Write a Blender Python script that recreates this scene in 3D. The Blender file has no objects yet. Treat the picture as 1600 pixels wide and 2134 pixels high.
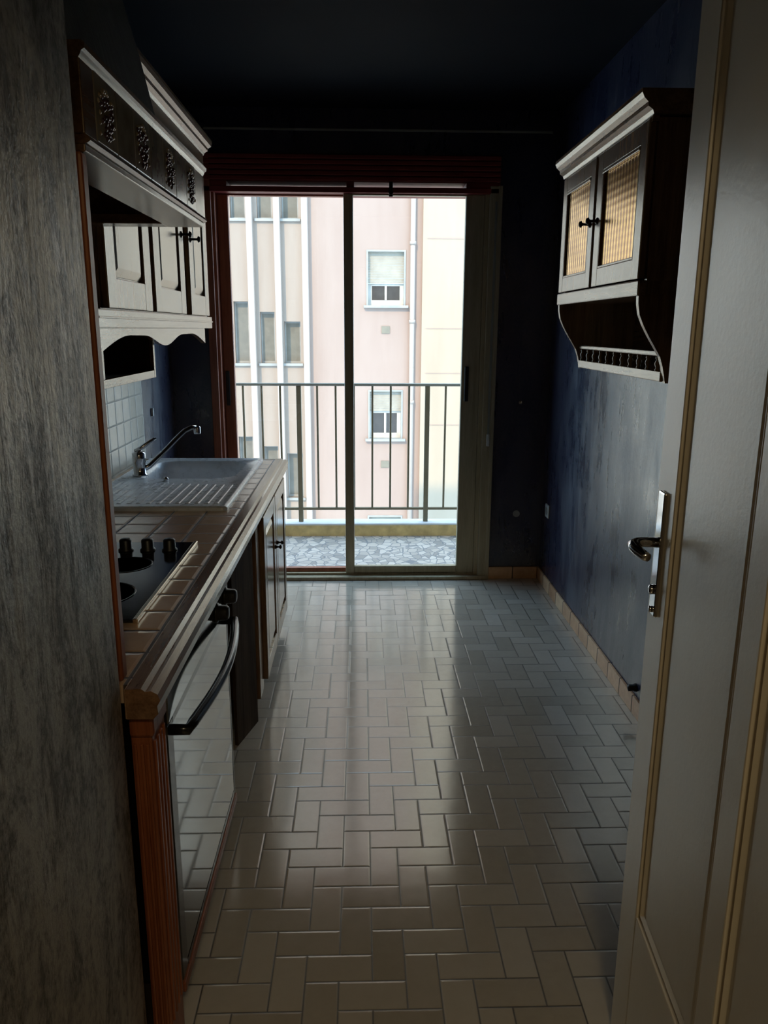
import bpy, bmesh, math, random
from mathutils import Vector, Matrix
random.seed(7)
C = bpy.context.scene.collection
PI = math.pi

# ------------------------------------------------------------------ materials
class NT:
    def __init__(s, name):
        s.m = bpy.data.materials.new(name); s.m.use_nodes = True
        s.t = s.m.node_tree; s.n = s.t.nodes; s.l = s.t.links
        s.b = s.n['Principled BSDF']
        s.out = s.n['Material Output']
    def new(s, typ, **kw):
        nd = s.n.new(typ)
        for k, v in kw.items(): setattr(nd, k, v)
        return nd
    def link(s, a, b): s.l.new(a, b)
    def pos(s, scale=(1, 1, 1), rot=(0, 0, 0), loc=(0, 0, 0)):
        g = s.new('ShaderNodeNewGeometry')
        mp = s.new('ShaderNodeMapping')
        mp.inputs['Scale'].default_value = scale; mp.inputs['Rotation'].default_value = rot
        mp.inputs['Location'].default_value = loc
        s.link(g.outputs['Position'], mp.inputs['Vector'])
        return mp.outputs[0]
    def noise(s, vec, scale, detail=3, rough=.55, dist=0):
        nd = s.new('ShaderNodeTexNoise')
        nd.inputs['Scale'].default_value = scale; nd.inputs['Detail'].default_value = detail
        nd.inputs['Roughness'].default_value = rough; nd.inputs['Distortion'].default_value = dist
        s.link(vec, nd.inputs['Vector']); return nd.outputs['Fac']
    def ramp(s, fac, stops):
        r = s.new('ShaderNodeValToRGB'); e = r.color_ramp.elements
        while len(e) < len(stops): e.new(.5)
        for i, (p, c) in enumerate(stops):
            e[i].position = p; e[i].color = (*c, 1) if len(c) == 3 else c
        s.link(fac, r.inputs[0]); return r.outputs[0]
    def rng(s, fac, a, b, lo=0, hi=1):
        r = s.new('ShaderNodeMapRange')
        r.inputs['From Min'].default_value = lo; r.inputs['From Max'].default_value = hi
        r.inputs['To Min'].default_value = a; r.inputs['To Max'].default_value = b
        s.link(fac, r.inputs['Value']); return r.outputs[0]
    def math(s, op, a, b=None, c=None):
        nd = s.new('ShaderNodeMath', operation=op)
        for i, v in enumerate((a, b, c)):
            if v is None: continue
            if isinstance(v, (int, float)): nd.inputs[i].default_value = v
            else: s.link(v, nd.inputs[i])
        return nd.outputs[0]
    def bump(s, h, strength=.3, dist=.01, normal=None):
        b = s.new('ShaderNodeBump')
        b.inputs['Strength'].default_value = strength; b.inputs['Distance'].default_value = dist
        s.link(h, b.inputs['Height'])
        if normal is not None: s.link(normal, b.inputs['Normal'])
        return b.outputs[0]
    def set(s, **kw):
        names = dict(color='Base Color', rough='Roughness', metal='Metallic', ior='IOR', normal='Normal', trans='Transmission Weight',
                     coat='Coat Weight', coatr='Coat Roughness', spec='Specular IOR Level', coatior='Coat IOR', tint='Specular Tint')
        for k, v in kw.items():
            i = s.b.inputs[names[k]]
            if isinstance(v, bpy.types.NodeSocket): s.link(v, i)
            elif isinstance(v, tuple): i.default_value = (*v, 1) if len(v) == 3 else v
            else: i.default_value = v
        return s.m

def plain(name, color, rough=.5, metal=0, ior=1.5, var=.12, vs=8, bump=0):
    t = NT(name)
    n = t.noise(t.pos(), vs, 4)
    c2 = tuple(min(1, c*(1+var)) for c in color); c1 = tuple(c*(1-var) for c in color)
    t.set(color=t.ramp(n, [(.3, c1), (.7, c2)]), rough=t.rng(n, max(.02, rough-.04), rough+.04), metal=metal, ior=ior)
    if bump: t.set(normal=t.bump(t.noise(t.pos(), 90, 3), bump, .003))
    return t.m

def wood(name, dark, light, axis='y', rough=.34, ior=1.6, bump=.035, gs=1.0):
    t = NT(name)
    sc = {'x': (2*gs, 26*gs, 26*gs), 'y': (26*gs, 2*gs, 26*gs), 'z': (26*gs, 26*gs, 2*gs)}[axis]
    v = t.pos(sc)
    n = t.noise(v, 1.0, 6, .65, .6)
    fine = t.noise(t.pos(tuple(q*6 for q in sc)), 1.0, 3, .7)
    mix = t.math('ADD', t.math('MULTIPLY', n, .7), t.math('MULTIPLY', fine, .3))
    t.set(color=t.ramp(mix, [(.36, dark), (.52, tuple((a+b)/2 for a, b in zip(dark, light))), (.68, light)]),
          rough=t.rng(mix, rough+.04, rough-.04, .3, .7), ior=ior, tint=(1.0, .86, .66), normal=t.bump(mix, bump, .004))
    return t.m

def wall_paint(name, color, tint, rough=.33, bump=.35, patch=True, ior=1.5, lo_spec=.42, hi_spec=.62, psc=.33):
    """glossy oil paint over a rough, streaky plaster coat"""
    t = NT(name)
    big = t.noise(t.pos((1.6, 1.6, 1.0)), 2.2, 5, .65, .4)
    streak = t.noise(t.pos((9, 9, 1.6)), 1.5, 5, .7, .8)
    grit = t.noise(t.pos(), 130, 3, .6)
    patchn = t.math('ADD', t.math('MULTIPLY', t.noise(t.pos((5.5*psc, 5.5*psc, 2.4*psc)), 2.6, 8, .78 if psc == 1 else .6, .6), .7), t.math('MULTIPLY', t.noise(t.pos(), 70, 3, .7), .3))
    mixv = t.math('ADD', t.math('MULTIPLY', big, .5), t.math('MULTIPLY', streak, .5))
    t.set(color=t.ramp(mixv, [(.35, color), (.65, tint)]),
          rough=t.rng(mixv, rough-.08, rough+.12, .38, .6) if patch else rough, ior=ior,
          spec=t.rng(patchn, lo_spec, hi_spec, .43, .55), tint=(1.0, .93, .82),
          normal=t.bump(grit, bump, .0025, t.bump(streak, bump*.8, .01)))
    return t.m

M = {}
M['wood_y'] = wood('dark oak along y', (.075, .034, .017), (.26, .145, .08), 'y', .24, 2.0)
M['wood_x'] = wood('dark oak along x', (.075, .034, .017), (.26, .145, .08), 'x', .26, 2.0)
M['wood_z'] = wood('dark oak upright', (.075, .034, .017), (.26, .145, .08), 'z', .24, 2.0)
M['panel_z'] = wood('door panel oak', (.08, .05, .032), (.22, .16, .11), 'z', .16, 2.1, .03)
M['red_wood'] = wood('reddish stained oak', (.14, .035, .014), (.34, .11, .045), 'z', .35, 1.5)
M['red_wood_y'] = wood('reddish stained oak sill', (.14, .035, .014), (.34, .11, .045), 'y', .4, 1.5)
M['frame_wood'] = wood('red brown window wood', (.26, .07, .042), (.46, .15, .085), 'z', .4, 1.6)
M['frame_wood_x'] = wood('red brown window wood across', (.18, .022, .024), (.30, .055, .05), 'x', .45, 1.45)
M['jamb'] = wood('olive brown window jamb', (.34, .29, .19), (.52, .45, .31), 'z', .4, 1.6)
M['wall_blue'] = wall_paint('violet blue gloss wall paint', (.015, .017, .044), (.021, .023, .053), .30, .15, True, 1.8)
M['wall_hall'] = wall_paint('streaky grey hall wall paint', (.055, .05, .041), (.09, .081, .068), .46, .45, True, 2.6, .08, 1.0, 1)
M['wall_dim'] = plain('beige hall plaster', (.20, .17, .13), .7)
M['chimney'] = wall_paint('rough plaster hood', (.04, .037, .033), (.06, .055, .05), .6, .8, False, 1.45)
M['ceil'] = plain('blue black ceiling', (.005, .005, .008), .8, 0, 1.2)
M['door_paint'] = plain('cream door paint', (.68, .60, .47), .32, 0, 2.2, .06, 5, .12)
M['steel'] = plain('chrome', (.62, .62, .64), .12, 1, var=.04)
M['dark_metal'] = plain('aged bronze', (.03, .022, .018), .35, 1)
M['sink'] = plain('pale resin sink', (.72, .75, .80), .28, 0, 1.7, .06, 30)
M['black'] = plain('black enamel', (.008, .008, .009), .22)
M['black_plastic'] = plain('black plastic', (.012, .011, .011), .4)
M['rubber'] = plain('black rubber', (.01, .01, .01), .6)
M['white_plastic'] = plain('white plastic', (.6, .6, .58), .4)
M['brass'] = plain('pale brass strip', (.75, .66, .5), .25, 1)
M['dark_board'] = wood('mottled dark board', (.03, .018, .012), (.12, .08, .055), 'z', .75, 1.3, .3, .7)
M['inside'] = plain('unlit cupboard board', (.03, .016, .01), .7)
M['rail'] = plain('khaki railing paint', (.22, .19, .12), .5)
M['rail_top'] = plain('grey handrail paint', (.30, .31, .27), .5)
M['kerb_y'] = plain('ochre parapet paint', (.85, .62, .27), .8, var=.25, vs=14)
M['kerb_w'] = plain('white kerb coping', (.75, .77, .78), .7)
M['ext_frame'] = plain('white window frame', (.55, .50, .43), .6)
M['ext_glass'] = plain('dark facade glass', (.07, .062, .055), .25)
M['ext_glass2'] = plain('grey green facade glass', (.20, .18, .14), .3)
M['shutter'] = plain('pale grey shutter slats', (.36, .31, .24), .7)
M['vent'] = plain('grey vent grille', (.22, .19, .14), .8)
M['alu'] = plain('grey weathered sill', (.35, .34, .31), .6)

def facade_mat(name, a, b):
    t = NT(name)
    n = t.noise(t.pos((1, 1, .35)), 1.1, 5, .6, .3)
    n2 = t.noise(t.pos((3, 3, .3)), 1.6, 5, .65)
    m = t.math('ADD', t.math('MULTIPLY', n, .6), t.math('MULTIPLY', n2, .4))
    t.set(color=t.ramp(m, [(.35, a), (.65, b)]), rough=.9)
    return t.m
M['fac_pink'] = facade_mat('weathered pinkish render', (.350, .245, .194), (.400, .292, .235))
M['fac_cream'] = facade_mat('cream render', (.40, .305, .215), (.45, .35, .255))
M['fac_grey'] = facade_mat('greyish fluted render', (.345, .268, .212), (.40, .32, .258))
M['fac_white'] = facade_mat('white fin render', (.40, .322, .262), (.44, .36, .30))
M['fac_bounce'] = facade_mat('off-view bounce render', (.84, .73, .60), (.90, .80, .67))  # extra white, added on the unseen facade ends for brighter reflections indoors
M['street'] = plain('courtyard paving', (.35, .33, .3), .9)

def floor_mat():
    t = NT('herringbone stoneware tiles')
    a = .0768; x0 = .023; y0 = 2.2252
    g = t.new('ShaderNodeNewGeometry'); sp = t.new('ShaderNodeSeparateXYZ'); t.link(g.outputs['Position'], sp.inputs[0])
    u = t.math('DIVIDE', t.math('SUBTRACT', sp.outputs[0], x0), a)
    v = t.math('DIVIDE', t.math('SUBTRACT', sp.outputs[1], y0), a)
    i = t.math('FLOOR', u); j = t.math('FLOOR', v)
    fu = t.math('SUBTRACT', u, i); fv = t.math('SUBTRACT', v, j)
    m = t.math('FLOORED_MODULO', t.math('ADD', i, j), 4.0)
    def eq(k): return t.math('COMPARE', m, float(k), .1)
    e0, e1, e2, e3 = [eq(k) for k in range(4)]
    big = 9.0
    # distance to each side of the cell; open side where the tile goes on into its other half
    dl = t.math('ADD', fu, t.math('MULTIPLY', e1, big))
    dr = t.math('ADD', t.math('SUBTRACT', 1.0, fu), t.math('MULTIPLY', e0, big))
    db = t.math('ADD', fv, t.math('MULTIPLY', e3, big))
    dt = t.math('ADD', t.math('SUBTRACT', 1.0, fv), t.math('MULTIPLY', e2, big))
    d = t.math('MINIMUM', t.math('MINIMUM', dl, dr), t.math('MINIMUM', db, dt))
    grout = t.rng(d, 1, 0, .014, .036)
    # one id per tile
    ti = t.math('SUBTRACT', i, e1); tj = t.math('SUBTRACT', j, e3)
    cx = t.new('ShaderNodeCombineXYZ'); t.link(ti, cx.inputs[0]); t.link(tj, cx.inputs[1])
    wn = t.new('ShaderNodeTexWhiteNoise', noise_dimensions='2D'); t.link(cx.outputs[0], wn.inputs['Vector'])
    mott = t.noise(t.pos(), 26, 5, .7)
    f = t.math('ADD', t.math('MULTIPLY', wn.outputs['Value'], .55), t.math('MULTIPLY', mott, .45))
    col = t.ramp(f, [(.15, (.46, .41, .34)), (.5, (.55, .495, .42)), (.85, (.63, .575, .50))])
    mx = t.new('ShaderNodeMix', data_type='RGBA')
    t.link(grout, mx.inputs['Factor']); t.link(col, mx.inputs[6]); mx.inputs[7].default_value = (.06, .05, .035, 1)
    h = t.math('ADD', t.math('MULTIPLY', t.rng(d, 0, 1, .0, .07), 1.0), t.math('MULTIPLY', mott, .10))
    tilt = t.noise(t.pos(), 9, 2)
    r = t.math('ADD', t.rng(mott, .10, .19), t.math('MULTIPLY', grout, .3))
    nb = t.bump(h, .22, .0022, t.bump(tilt, .06, .006))
    # each tile lies very slightly out of level
    t.set(color=mx.outputs[2], rough=r, ior=2.3, tint=(1.0, .95, .87), normal=nb)
    return t.m
M['floor'] = floor_mat()

def tile_mat(name, col1, col2, px, py, ox, oy, axes, grout, rough=.25, gw=.03, mott=14, ior=1.5):
    """square tile grid on two world axes"""
    t = NT(name)
    g = t.new('ShaderNodeNewGeometry'); sp = t.new('ShaderNodeSeparateXYZ'); t.link(g.outputs['Position'], sp.inputs[0])
    A, B = axes
    u = t.math('DIVIDE', t.math('SUBTRACT', sp.outputs[A], ox), px)
    v = t.math('DIVIDE', t.math('SUBTRACT', sp.outputs[B], oy), py)
    i = t.math('FLOOR', u); j = t.math('FLOOR', v)
    fu = t.math('SUBTRACT', u, i); fv = t.math('SUBTRACT', v, j)
    d = t.math('MINIMUM', t.math('MINIMUM', fu, t.math('SUBTRACT', 1.0, fu)), t.math('MINIMUM', fv, t.math('SUBTRACT', 1.0, fv)))
    cx = t.new('ShaderNodeCombineXYZ'); t.link(i, cx.inputs[0]); t.link(j, cx.inputs[1])
    wn = t.new('ShaderNodeTexWhiteNoise', noise_dimensions='2D'); t.link(cx.outputs[0], wn.inputs['Vector'])
    n = t.noise(t.pos(), mott, 4, .65)
    f = t.math('ADD', t.math('MULTIPLY', wn.outputs['Value'], .4), t.math('MULTIPLY', n, .6))
    col = t.ramp(f, [(.25, col1), (.75, col2)])
    gr = t.rng(d, 1, 0, gw*.5, gw)
    mx = t.new('ShaderNodeMix', data_type='RGBA')
    t.link(gr, mx.inputs['Factor']); t.link(col, mx.inputs[6]); mx.inputs[7].default_value = (*grout, 1)
    h = t.math('ADD', t.rng(d, 0, 1, 0, gw*2.2), t.math('MULTIPLY', n, .15))
    t.set(color=mx.outputs[2], rough=t.math('ADD', rough, t.math('MULTIPLY', gr, .3)), ior=ior, normal=t.bump(h, .5, .003))
    return t.m
M['ctr_tile'] = tile_mat('brown glazed worktop tiles', (.50, .33, .22), (.70, .50, .35), .112, .112, -.418, 2.186, (0, 1), (.03, .018, .012), .22, .045, 14, 2.1)
M['splash'] = tile_mat('cream backsplash tiles', (.50, .46, .38), (.66, .62, .54), .1, .1, 3.69, .845, (1, 2), (.26, .23, .19), .22, .03)
M['skirt'] = tile_mat('orange brown skirting tiles', (.55, .27, .13), (.85, .56, .33), .15, .4, 0, -.1, (1, 2), (.08, .05, .03), .35, .03, 22)
M['skirt_x'] = tile_mat('orange brown skirting tiles back', (.42, .20, .09), (.72, .46, .25), .15, .4, 0, -.1, (0, 2), (.08, .05, .03), .35, .03, 22)

def mosaic_mat():
    t = NT('balcony broken marble mosaic')
    v = t.new('ShaderNodeTexVoronoi', feature='DISTANCE_TO_EDGE'); v.inputs['Scale'].default_value = 19
    v2 = t.new('ShaderNodeTexVoronoi', feature='F1'); v2.inputs['Scale'].default_value = 19
    p = t.pos((1, .8, 1)); t.link(p, v.inputs['Vector']); t.link(p, v2.inputs['Vector'])
    bw = t.new('ShaderNodeRGBToBW'); t.link(v2.outputs['Color'], bw.inputs[0])
    col = t.ramp(bw.outputs[0], [(.2, (.32, .28, .25)), (.45, (.56, .47, .40)), (.8, (.68, .58, .50))])
    gr = t.rng(v.outputs['Distance'], 1, 0, .02, .07)
    mx = t.new('ShaderNodeMix', data_type='RGBA')
    t.link(gr, mx.inputs['Factor']); t.link(col, mx.inputs[6]); mx.inputs[7].default_value = (.20, .20, .21, 1)
    t.set(color=mx.outputs[2], rough=.45, normal=t.bump(gr, .4, -.004))
    return t.m
M['mosaic'] = mosaic_mat()

def amber_mat():
    t = NT('amber bottle glass')
    g = t.new('ShaderNodeNewGeometry'); sp = t.new('ShaderNodeSeparateXYZ'); t.link(g.outputs['Position'], sp.inputs[0])
    def wave(expr, k): return t.math('SINE', t.math('MULTIPLY', expr, k))
    y, z = sp.outputs[1], sp.outputs[2]
    w1 = wave(t.math('ADD', t.math('MULTIPLY', y, 1.0), t.math('MULTIPLY', z, .55)), 2*PI/.024)
    w2 = wave(t.math('SUBTRACT', t.math('MULTIPLY', y, 1.0), t.math('MULTIPLY', z, .55)), 2*PI/.024)
    h = t.math('ADD', t.math('MULTIPLY', wave(y, 2*PI/.026), .7), t.math('MULTIPLY', t.math('MULTIPLY', w1, w2), .3))
    hh = t.rng(h, 0, 1, -1, 1)
    col = t.ramp(hh, [(.1, (.20, .06, .005)), (.5, (.46, .23, .035)), (.95, (.72, .44, .12))])
    t.set(color=col, rough=.22, ior=1.8, metal=.85, normal=t.bump(hh, .4, .002))
    return t.m
M['amber'] = amber_mat()

def glass_mat():
    m = bpy.data.materials.new('clear window glass'); m.use_nodes = True
    n = m.node_tree.nodes; l = m.node_tree.links; n.clear()
    o = n.new('ShaderNodeOutputMaterial'); mx = n.new('ShaderNodeMixShader')
    tr = n.new('ShaderNodeBsdfTransparent'); gl = n.new('ShaderNodeBsdfGlossy'); lw = n.new('ShaderNodeLayerWeight'); pw = n.new('ShaderNodeMath'); pw.operation = 'POWER'; fr = n.new('ShaderNodeMath'); fr.operation = 'MULTIPLY_ADD'
    tr.inputs[0].default_value = (.97, .98, .975, 1); gl.inputs['Roughness'].default_value = .02
    lw.inputs['Blend'].default_value = .5; l.new(lw.outputs['Facing'], pw.inputs[0]); pw.inputs[1].default_value = 5
    l.new(pw.outputs[0], fr.inputs[0]); fr.inputs[1].default_value = .96; fr.inputs[2].default_value = .035
    l.new(fr.outputs[0], mx.inputs[0]); l.new(tr.outputs[0], mx.inputs[1]); l.new(gl.outputs[0], mx.inputs[2])
    l.new(mx.outputs[0], o.inputs[0]); return m
M['glass'] = glass_mat()
t = NT('smoked oven glass'); t.set(color=(.012, .013, .014), rough=t.rng(t.noise(t.pos(), 5), .03, .08), ior=2.0); M['oven_glass'] = t.m
t = NT('ceramic hob glass'); t.set(color=(.01, .01, .012), rough=t.rng(t.noise(t.pos(), 5), .08, .14), ior=1.7); M['hob_glass'] = t.m
M['hood_tile'] = plain('glossy brown grey tile', (.22, .18, .12), .16, 0, 1.9, .3, 16)
M['hood_tile2'] = plain('glossy olive decor tile', (.30, .25, .17), .16, 0, 1.9, .2, 16)
M['motif'] = plain('plum glazed relief', (.10, .045, .06), .2, 0, 1.6, .4, 60)
M['motif2'] = plain('ochre glazed relief', (.45, .34, .18), .25, 0, 1.5, .3, 60)

# ------------------------------------------------------------------ mesh building
class MB:
    def __init__(s): s.bm = bmesh.new()
    def box(s, x0, x1, y0, y1, z0, z1, bev=0, seg=2, rot=None):
        b = bmesh.new()
        bmesh.ops.create_cube(b, size=1)
        for v in b.verts:
            v.co = Vector(((v.co.x+.5)*(x1-x0)+x0, (v.co.y+.5)*(y1-y0)+y0, (v.co.z+.5)*(z1-z0)+z0))
        if bev: bmesh.ops.bevel(b, geom=list(b.edges), offset=min(bev, .45*min(abs(x1-x0), abs(y1-y0), abs(z1-z0))), segments=seg, profile=.5, affect='EDGES')
        if rot is not None:
            c = Vector(((x0+x1)/2, (y0+y1)/2, (z0+z1)/2))
            for v in b.verts: v.co = rot @ (v.co-c) + c
        s.merge(b); return s
    def merge(s, b):
        me = bpy.data.meshes.new('tmp'); b.to_mesh(me); b.free(); s.bm.from_mesh(me); bpy.data.meshes.remove(me)
    def prism(s, pts, axis, a0, a1, bev=0):
        """polygon pts (2D) extruded along axis from a0 to a1; pts are the two other axes in x,y,z order"""
        b = bmesh.new()
        def P(p, a):
            if axis == 'x': return (a, p[0], p[1])
            if axis == 'y': return (p[0], a, p[1])
            return (p[0], p[1], a)
        v0 = [b.verts.new(P(p, a0)) for p in pts]; v1 = [b.verts.new(P(p, a1)) for p in pts]
        b.faces.new(v0); b.faces.new(v1[::-1]); n = len(pts)
        for i in range(n): b.faces.new((v0[i], v1[i], v1[(i+1) % n], v0[(i+1) % n]))
        bmesh.ops.recalc_face_normals(b, faces=list(b.faces))
        if bev:
            ed = [e for e in b.edges if len(e.link_faces) == 2 and e.calc_face_angle(0) > .9]
            bmesh.ops.bevel(b, geom=ed, offset=bev, segments=2, profile=.5, affect='EDGES')
        s.merge(b); return s
    def tube(s, pts, r, n=12, caps=True):
        pts = [Vector(p) for p in pts]
        rs = r if isinstance(r, (list, tuple)) else [r]*len(pts)
        b = bmesh.new(); rings = []; prev = None
        for i, p in enumerate(pts):
            d = (pts[min(i+1, len(pts)-1)] - pts[max(i-1, 0)]).normalized()
            if prev is None:
                u = d.orthogonal().normalized()
            else:
                u = (prev - d*prev.dot(d)).normalized()
            prev = u; w = d.cross(u)
            rings.append([b.verts.new(p + (u*math.cos(2*PI*k/n) + w*math.sin(2*PI*k/n))*rs[i]) for k in range(n)])
        for a, c in zip(rings, rings[1:]):
            for k in range(n): b.faces.new((a[k], a[(k+1) % n], c[(k+1) % n], c[k]))
        if caps: b.faces.new(rings[0][::-1]); b.faces.new(rings[-1])
        bmesh.ops.recalc_face_normals(b, faces=list(b.faces))
        for f in b.faces: f.smooth = len(f.verts) == 4
        s.merge(b); return s
    def lathe(s, prof, origin, axis='z', n=20):
        """prof: list of (radius, height) along axis from origin"""
        o = Vector(origin)
        ax = {'x': Vector((1, 0, 0)), 'y': Vector((0, 1, 0)), 'z': Vector((0, 0, 1)), '-x': Vector((-1, 0, 0))}[axis]
        u = ax.orthogonal().normalized(); w = ax.cross(u)
        b = bmesh.new(); rings = []
        for r, h in prof:
            rings.append([b.verts.new(o + ax*h + (u*math.cos(2*PI*k/n)+w*math.sin(2*PI*k/n))*max(r, 1e-5)) for k in range(n)])
        for a, c in zip(rings, rings[1:]):
            for k in range(n): b.faces.new((a[k], a[(k+1) % n], c[(k+1) % n], c[k]))
        b.faces.new(rings[0][::-1]); b.faces.new(rings[-1])
        bmesh.ops.recalc_face_normals(b, faces=list(b.faces))
        for f in b.faces: f.smooth = len(f.verts) == 4
        s.merge(b); return s
    def ball(s, c, r, sub=2):
        b = bmesh.new(); bmesh.ops.create_icosphere(b, subdivisions=sub, radius=1)
        r = r if isinstance(r, (tuple, list)) else (r, r, r)
        for v in b.verts: v.co = Vector((v.co.x*r[0]+c[0], v.co.y*r[1]+c[1], v.co.z*r[2]+c[2]))
        for f in b.faces: f.smooth = True
        s.merge(b); return s

def wloc(o):
    v = Vector((0, 0, 0))
    while o is not None: v += Vector(o.location); o = o.parent
    return v
def obj(name, mb, mat, parent=None, label=None, origin=None):
    """link the mesh (given in world coordinates) as ONE object"""
    bm = mb.bm
    me = bpy.data.meshes.new(name)
    base = wloc(parent) if parent is not None else Vector((0, 0, 0))
    if origin is None:
        xs = [v.co for v in bm.verts]
        origin = Vector(((min(v.x for v in xs)+max(v.x for v in xs))/2, (min(v.y for v in xs)+max(v.y for v in xs))/2, min(v.z for v in xs)))
    origin = Vector(origin)
    for v in bm.verts: v.co -= origin
    bm.to_mesh(me); bm.free()
    me.materials.append(M[mat] if isinstance(mat, str) else mat)
    o = bpy.data.objects.new(name, me); C.objects.link(o)
    o.location = origin - base
    if parent is not None: o.parent = parent
    if label: o['label'] = label
    return o
def B(*a, **k): return MB().box(*a, **k)
def thing(name, label, cat, loc, group=None):
    o = bpy.data.objects.new(name, None); C.objects.link(o); o.location = loc
    o.empty_display_size = .05
    tag(o, label, cat, group); return o
def tag(o, label, cat, group=None):
    o['label'] = label; o['category'] = cat
    if group: o['group'] = group
    return o
def struct(name, mb, mat, label=None):
    o = obj(name, mb, mat); o['kind'] = 'structure'
    if label: o['label'] = label
    return o
def copy_to(o, delta, parent):
    c = o.copy(); C.objects.link(c); c.parent = parent; c.location = Vector(o.location) + Vector(delta)
    return c

H = .835          # worktop height
YB = 4.36         # inner face of the window wall
XL, XR = -1.045, 1.06
CZ = 2.56
XH = -.418        # hall-side return wall face

# ------------------------------------------------------------------ room shell
struct('floor', B(-1.3, 1.35, -2.3, 4.42, -.12, 0), 'floor', 'glossy beige stoneware floor tiles laid in herringbone')
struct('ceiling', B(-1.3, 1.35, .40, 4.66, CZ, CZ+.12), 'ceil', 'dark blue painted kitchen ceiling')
struct('ceiling', B(-1.3, 1.35, -2.3, .40, CZ, CZ+.12), 'wall_dim', 'hall ceiling')
struct('wall_left', B(XL-.14, XL, 1.22, 4.62, 0, CZ), 'wall_blue', 'violet blue wall behind the kitchen units')
struct('wall_right', B(XR, XR+.14, .40, 4.62, 0, CZ), 'wall_blue', 'violet blue glossy wall on the right')
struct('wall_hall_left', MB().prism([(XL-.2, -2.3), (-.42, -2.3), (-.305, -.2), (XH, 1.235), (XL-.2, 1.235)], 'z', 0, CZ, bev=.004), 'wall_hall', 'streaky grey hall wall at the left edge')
struct('wall_hall_right', B(.80, .94, -2.3, .38, 0, CZ), 'wall_dim', 'hall wall on the right')
struct('wall_hall_back', B(XL, .94, -2.42, -2.3, 0, CZ), 'wall_dim', 'end wall of the hall')
struct('wall_front', B(.60, XR+.14, .40, .52, 0, CZ), 'wall_dim', 'wall beside the open door')
WX0, WX1, WZ1 = -.835, .745, 2.34
struct('wall_back', MB().box(XL-.14, WX0, YB, 4.62, 0, CZ).box(WX1, XR+.14, YB, 4.62, 0, CZ).box(WX0, WX1, YB, 4.62, WZ1, CZ), 'wall_blue', 'dark blue wall around the balcony window')
struct('baseboard_right', B(XR-.012, XR, .54, YB, 0, .073, bev=.003), 'skirt', 'orange brown tile skirting along the right wall')
struct('baseboard_back', B(WX1, XR-.013, YB-.012, YB, 0, .073, bev=.003), 'skirt_x', 'brown tile skirting under the back wall')
struct('trim_1', B(XL, XL+.007, 1.24, 3.70, H, 1.29), 'splash', 'cream square tile backsplash behind the sink')
struct('trim_2', B(WX0+.02, XR-.05, YB-.004, YB, 2.452, 2.462), 'rail_top', 'thin pale line under the ceiling above the window')

# ------------------------------------------------------------------ window (sliding balcony door) : setting
wroot = bpy.data.objects.new('window_1', None); C.objects.link(wroot); wroot.location = (-.07, YB, 0); wroot['kind'] = 'structure'
wroot['label'] = 'sliding glass balcony door with dark wooden frame'
F0, F1 = YB-.012, 4.52
obj('jamb', MB().box(WX0, -.792, F0, F1, 0, WZ1, bev=.004).box(-.800, -.776, F0+.02, F1, 0, 2.19, bev=.003), 'frame_wood', wroot, 'dark red-brown left jamb')
obj('jamb', MB().box(.690, WX1, F0, F1, 0, 2.19, bev=.004).box(.668, .692, F0+.025, F1, 0, 2.19, bev=.003).box(.735, .755, F0-.01, F0+.02, 0, 2.19, bev=.003), 'jamb', wroot, 'olive brown right jamb')
obj('sill', MB().box(WX0, WX1, F0-.02, F1+.03, 0, .02, bev=.004).box(-.776, .668, F0+.03, F0+.045, .02, .032).box(-.776, .668, F0+.085, F0+.10, .02, .032), 'jamb', wroot, 'worn threshold with two tracks')
obj('head', MB().box(WX0, WX1, F0, F1, 2.150, 2.178, bev=.003), 'frame_wood_x', wroot)
# roller box lining : slatted
hb = MB().box(WX0, WX1+.0, F0+.02, F1, 2.205, WZ1)
for k in range(5): hb.box(WX0+.002, WX1-.002, F0-.004, F0+.02, 2.208+k*.0265, 2.208+k*.0265+.022, bev=.004)
obj('roller_box', hb, 'frame_wood_x', wroot, 'dark red slatted roller box above the glass')
obj('box_lip', MB().box(WX0, -.708, F0+.01, F1, 2.178, 2.205).box(.562, WX1, F0+.01, F1, 2.178, 2.205).box(-.075, -.035, F0+.01, F1, 2.178, 2.205), 'frame_wood_x', wroot)
obj('shutter_slat', MB().box(-.708, -.075, F1-.02, F1-.008, 2.178, 2.199).box(-.035, .562, F1-.02, F1-.008, 2.178, 2.186), 'frame_wood_x', wroot)
obj('latch', MB().box(.150, .170, F0-.012, F0+.0, 2.13, 2.205, bev=.003).lathe([(.012, 0), (.012, .012)], (.16, F0-.02, 2.15), 'y', 12), 'dark_metal', wroot)
def sash(x0, x1, y0, matv, mb_, zb, glass_y, wl, wr):
    r = obj('sash', MB().box(x0, x0+wl, y0, y0+.035, .024, 2.15, bev=.005).box(x1-wr, x1, y0, y0+.035, .024, 2.15, bev=.005)
        .box(x0+wl, x1-wr, y0, y0+.035, .024, zb, bev=.004).box(x0+wl, x1-wr, y0, y0+.035, 2.142, 2.15, bev=.002), matv, wroot, mb_)
    g = obj('pane', B(x0+wl-.004, x1-wr+.004, glass_y, glass_y+.004, zb-.004, 2.146), 'glass', r)
    return r
s1 = sash(-.776, -.041, F0+.078, 'frame_wood', 'left sliding sash', .048, F0+.095, .062, .050)
s2 = sash(-.093, .668, F0+.030, 'jamb', 'right sliding sash', .072, F0+.047, .052, .103)
obj('handle', MB().box(-.765, -.742, F0+.066, F0+.080, 1.02, 1.215, bev=.005), 'black_plastic', s1, 'black recessed pull of the left sash')
obj('handle', MB().box(.583, .606, F0+.018, F0+.032, 1.05, 1.245, bev=.005), 'black_plastic', s2, 'black recessed pull of the right sash')

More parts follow.
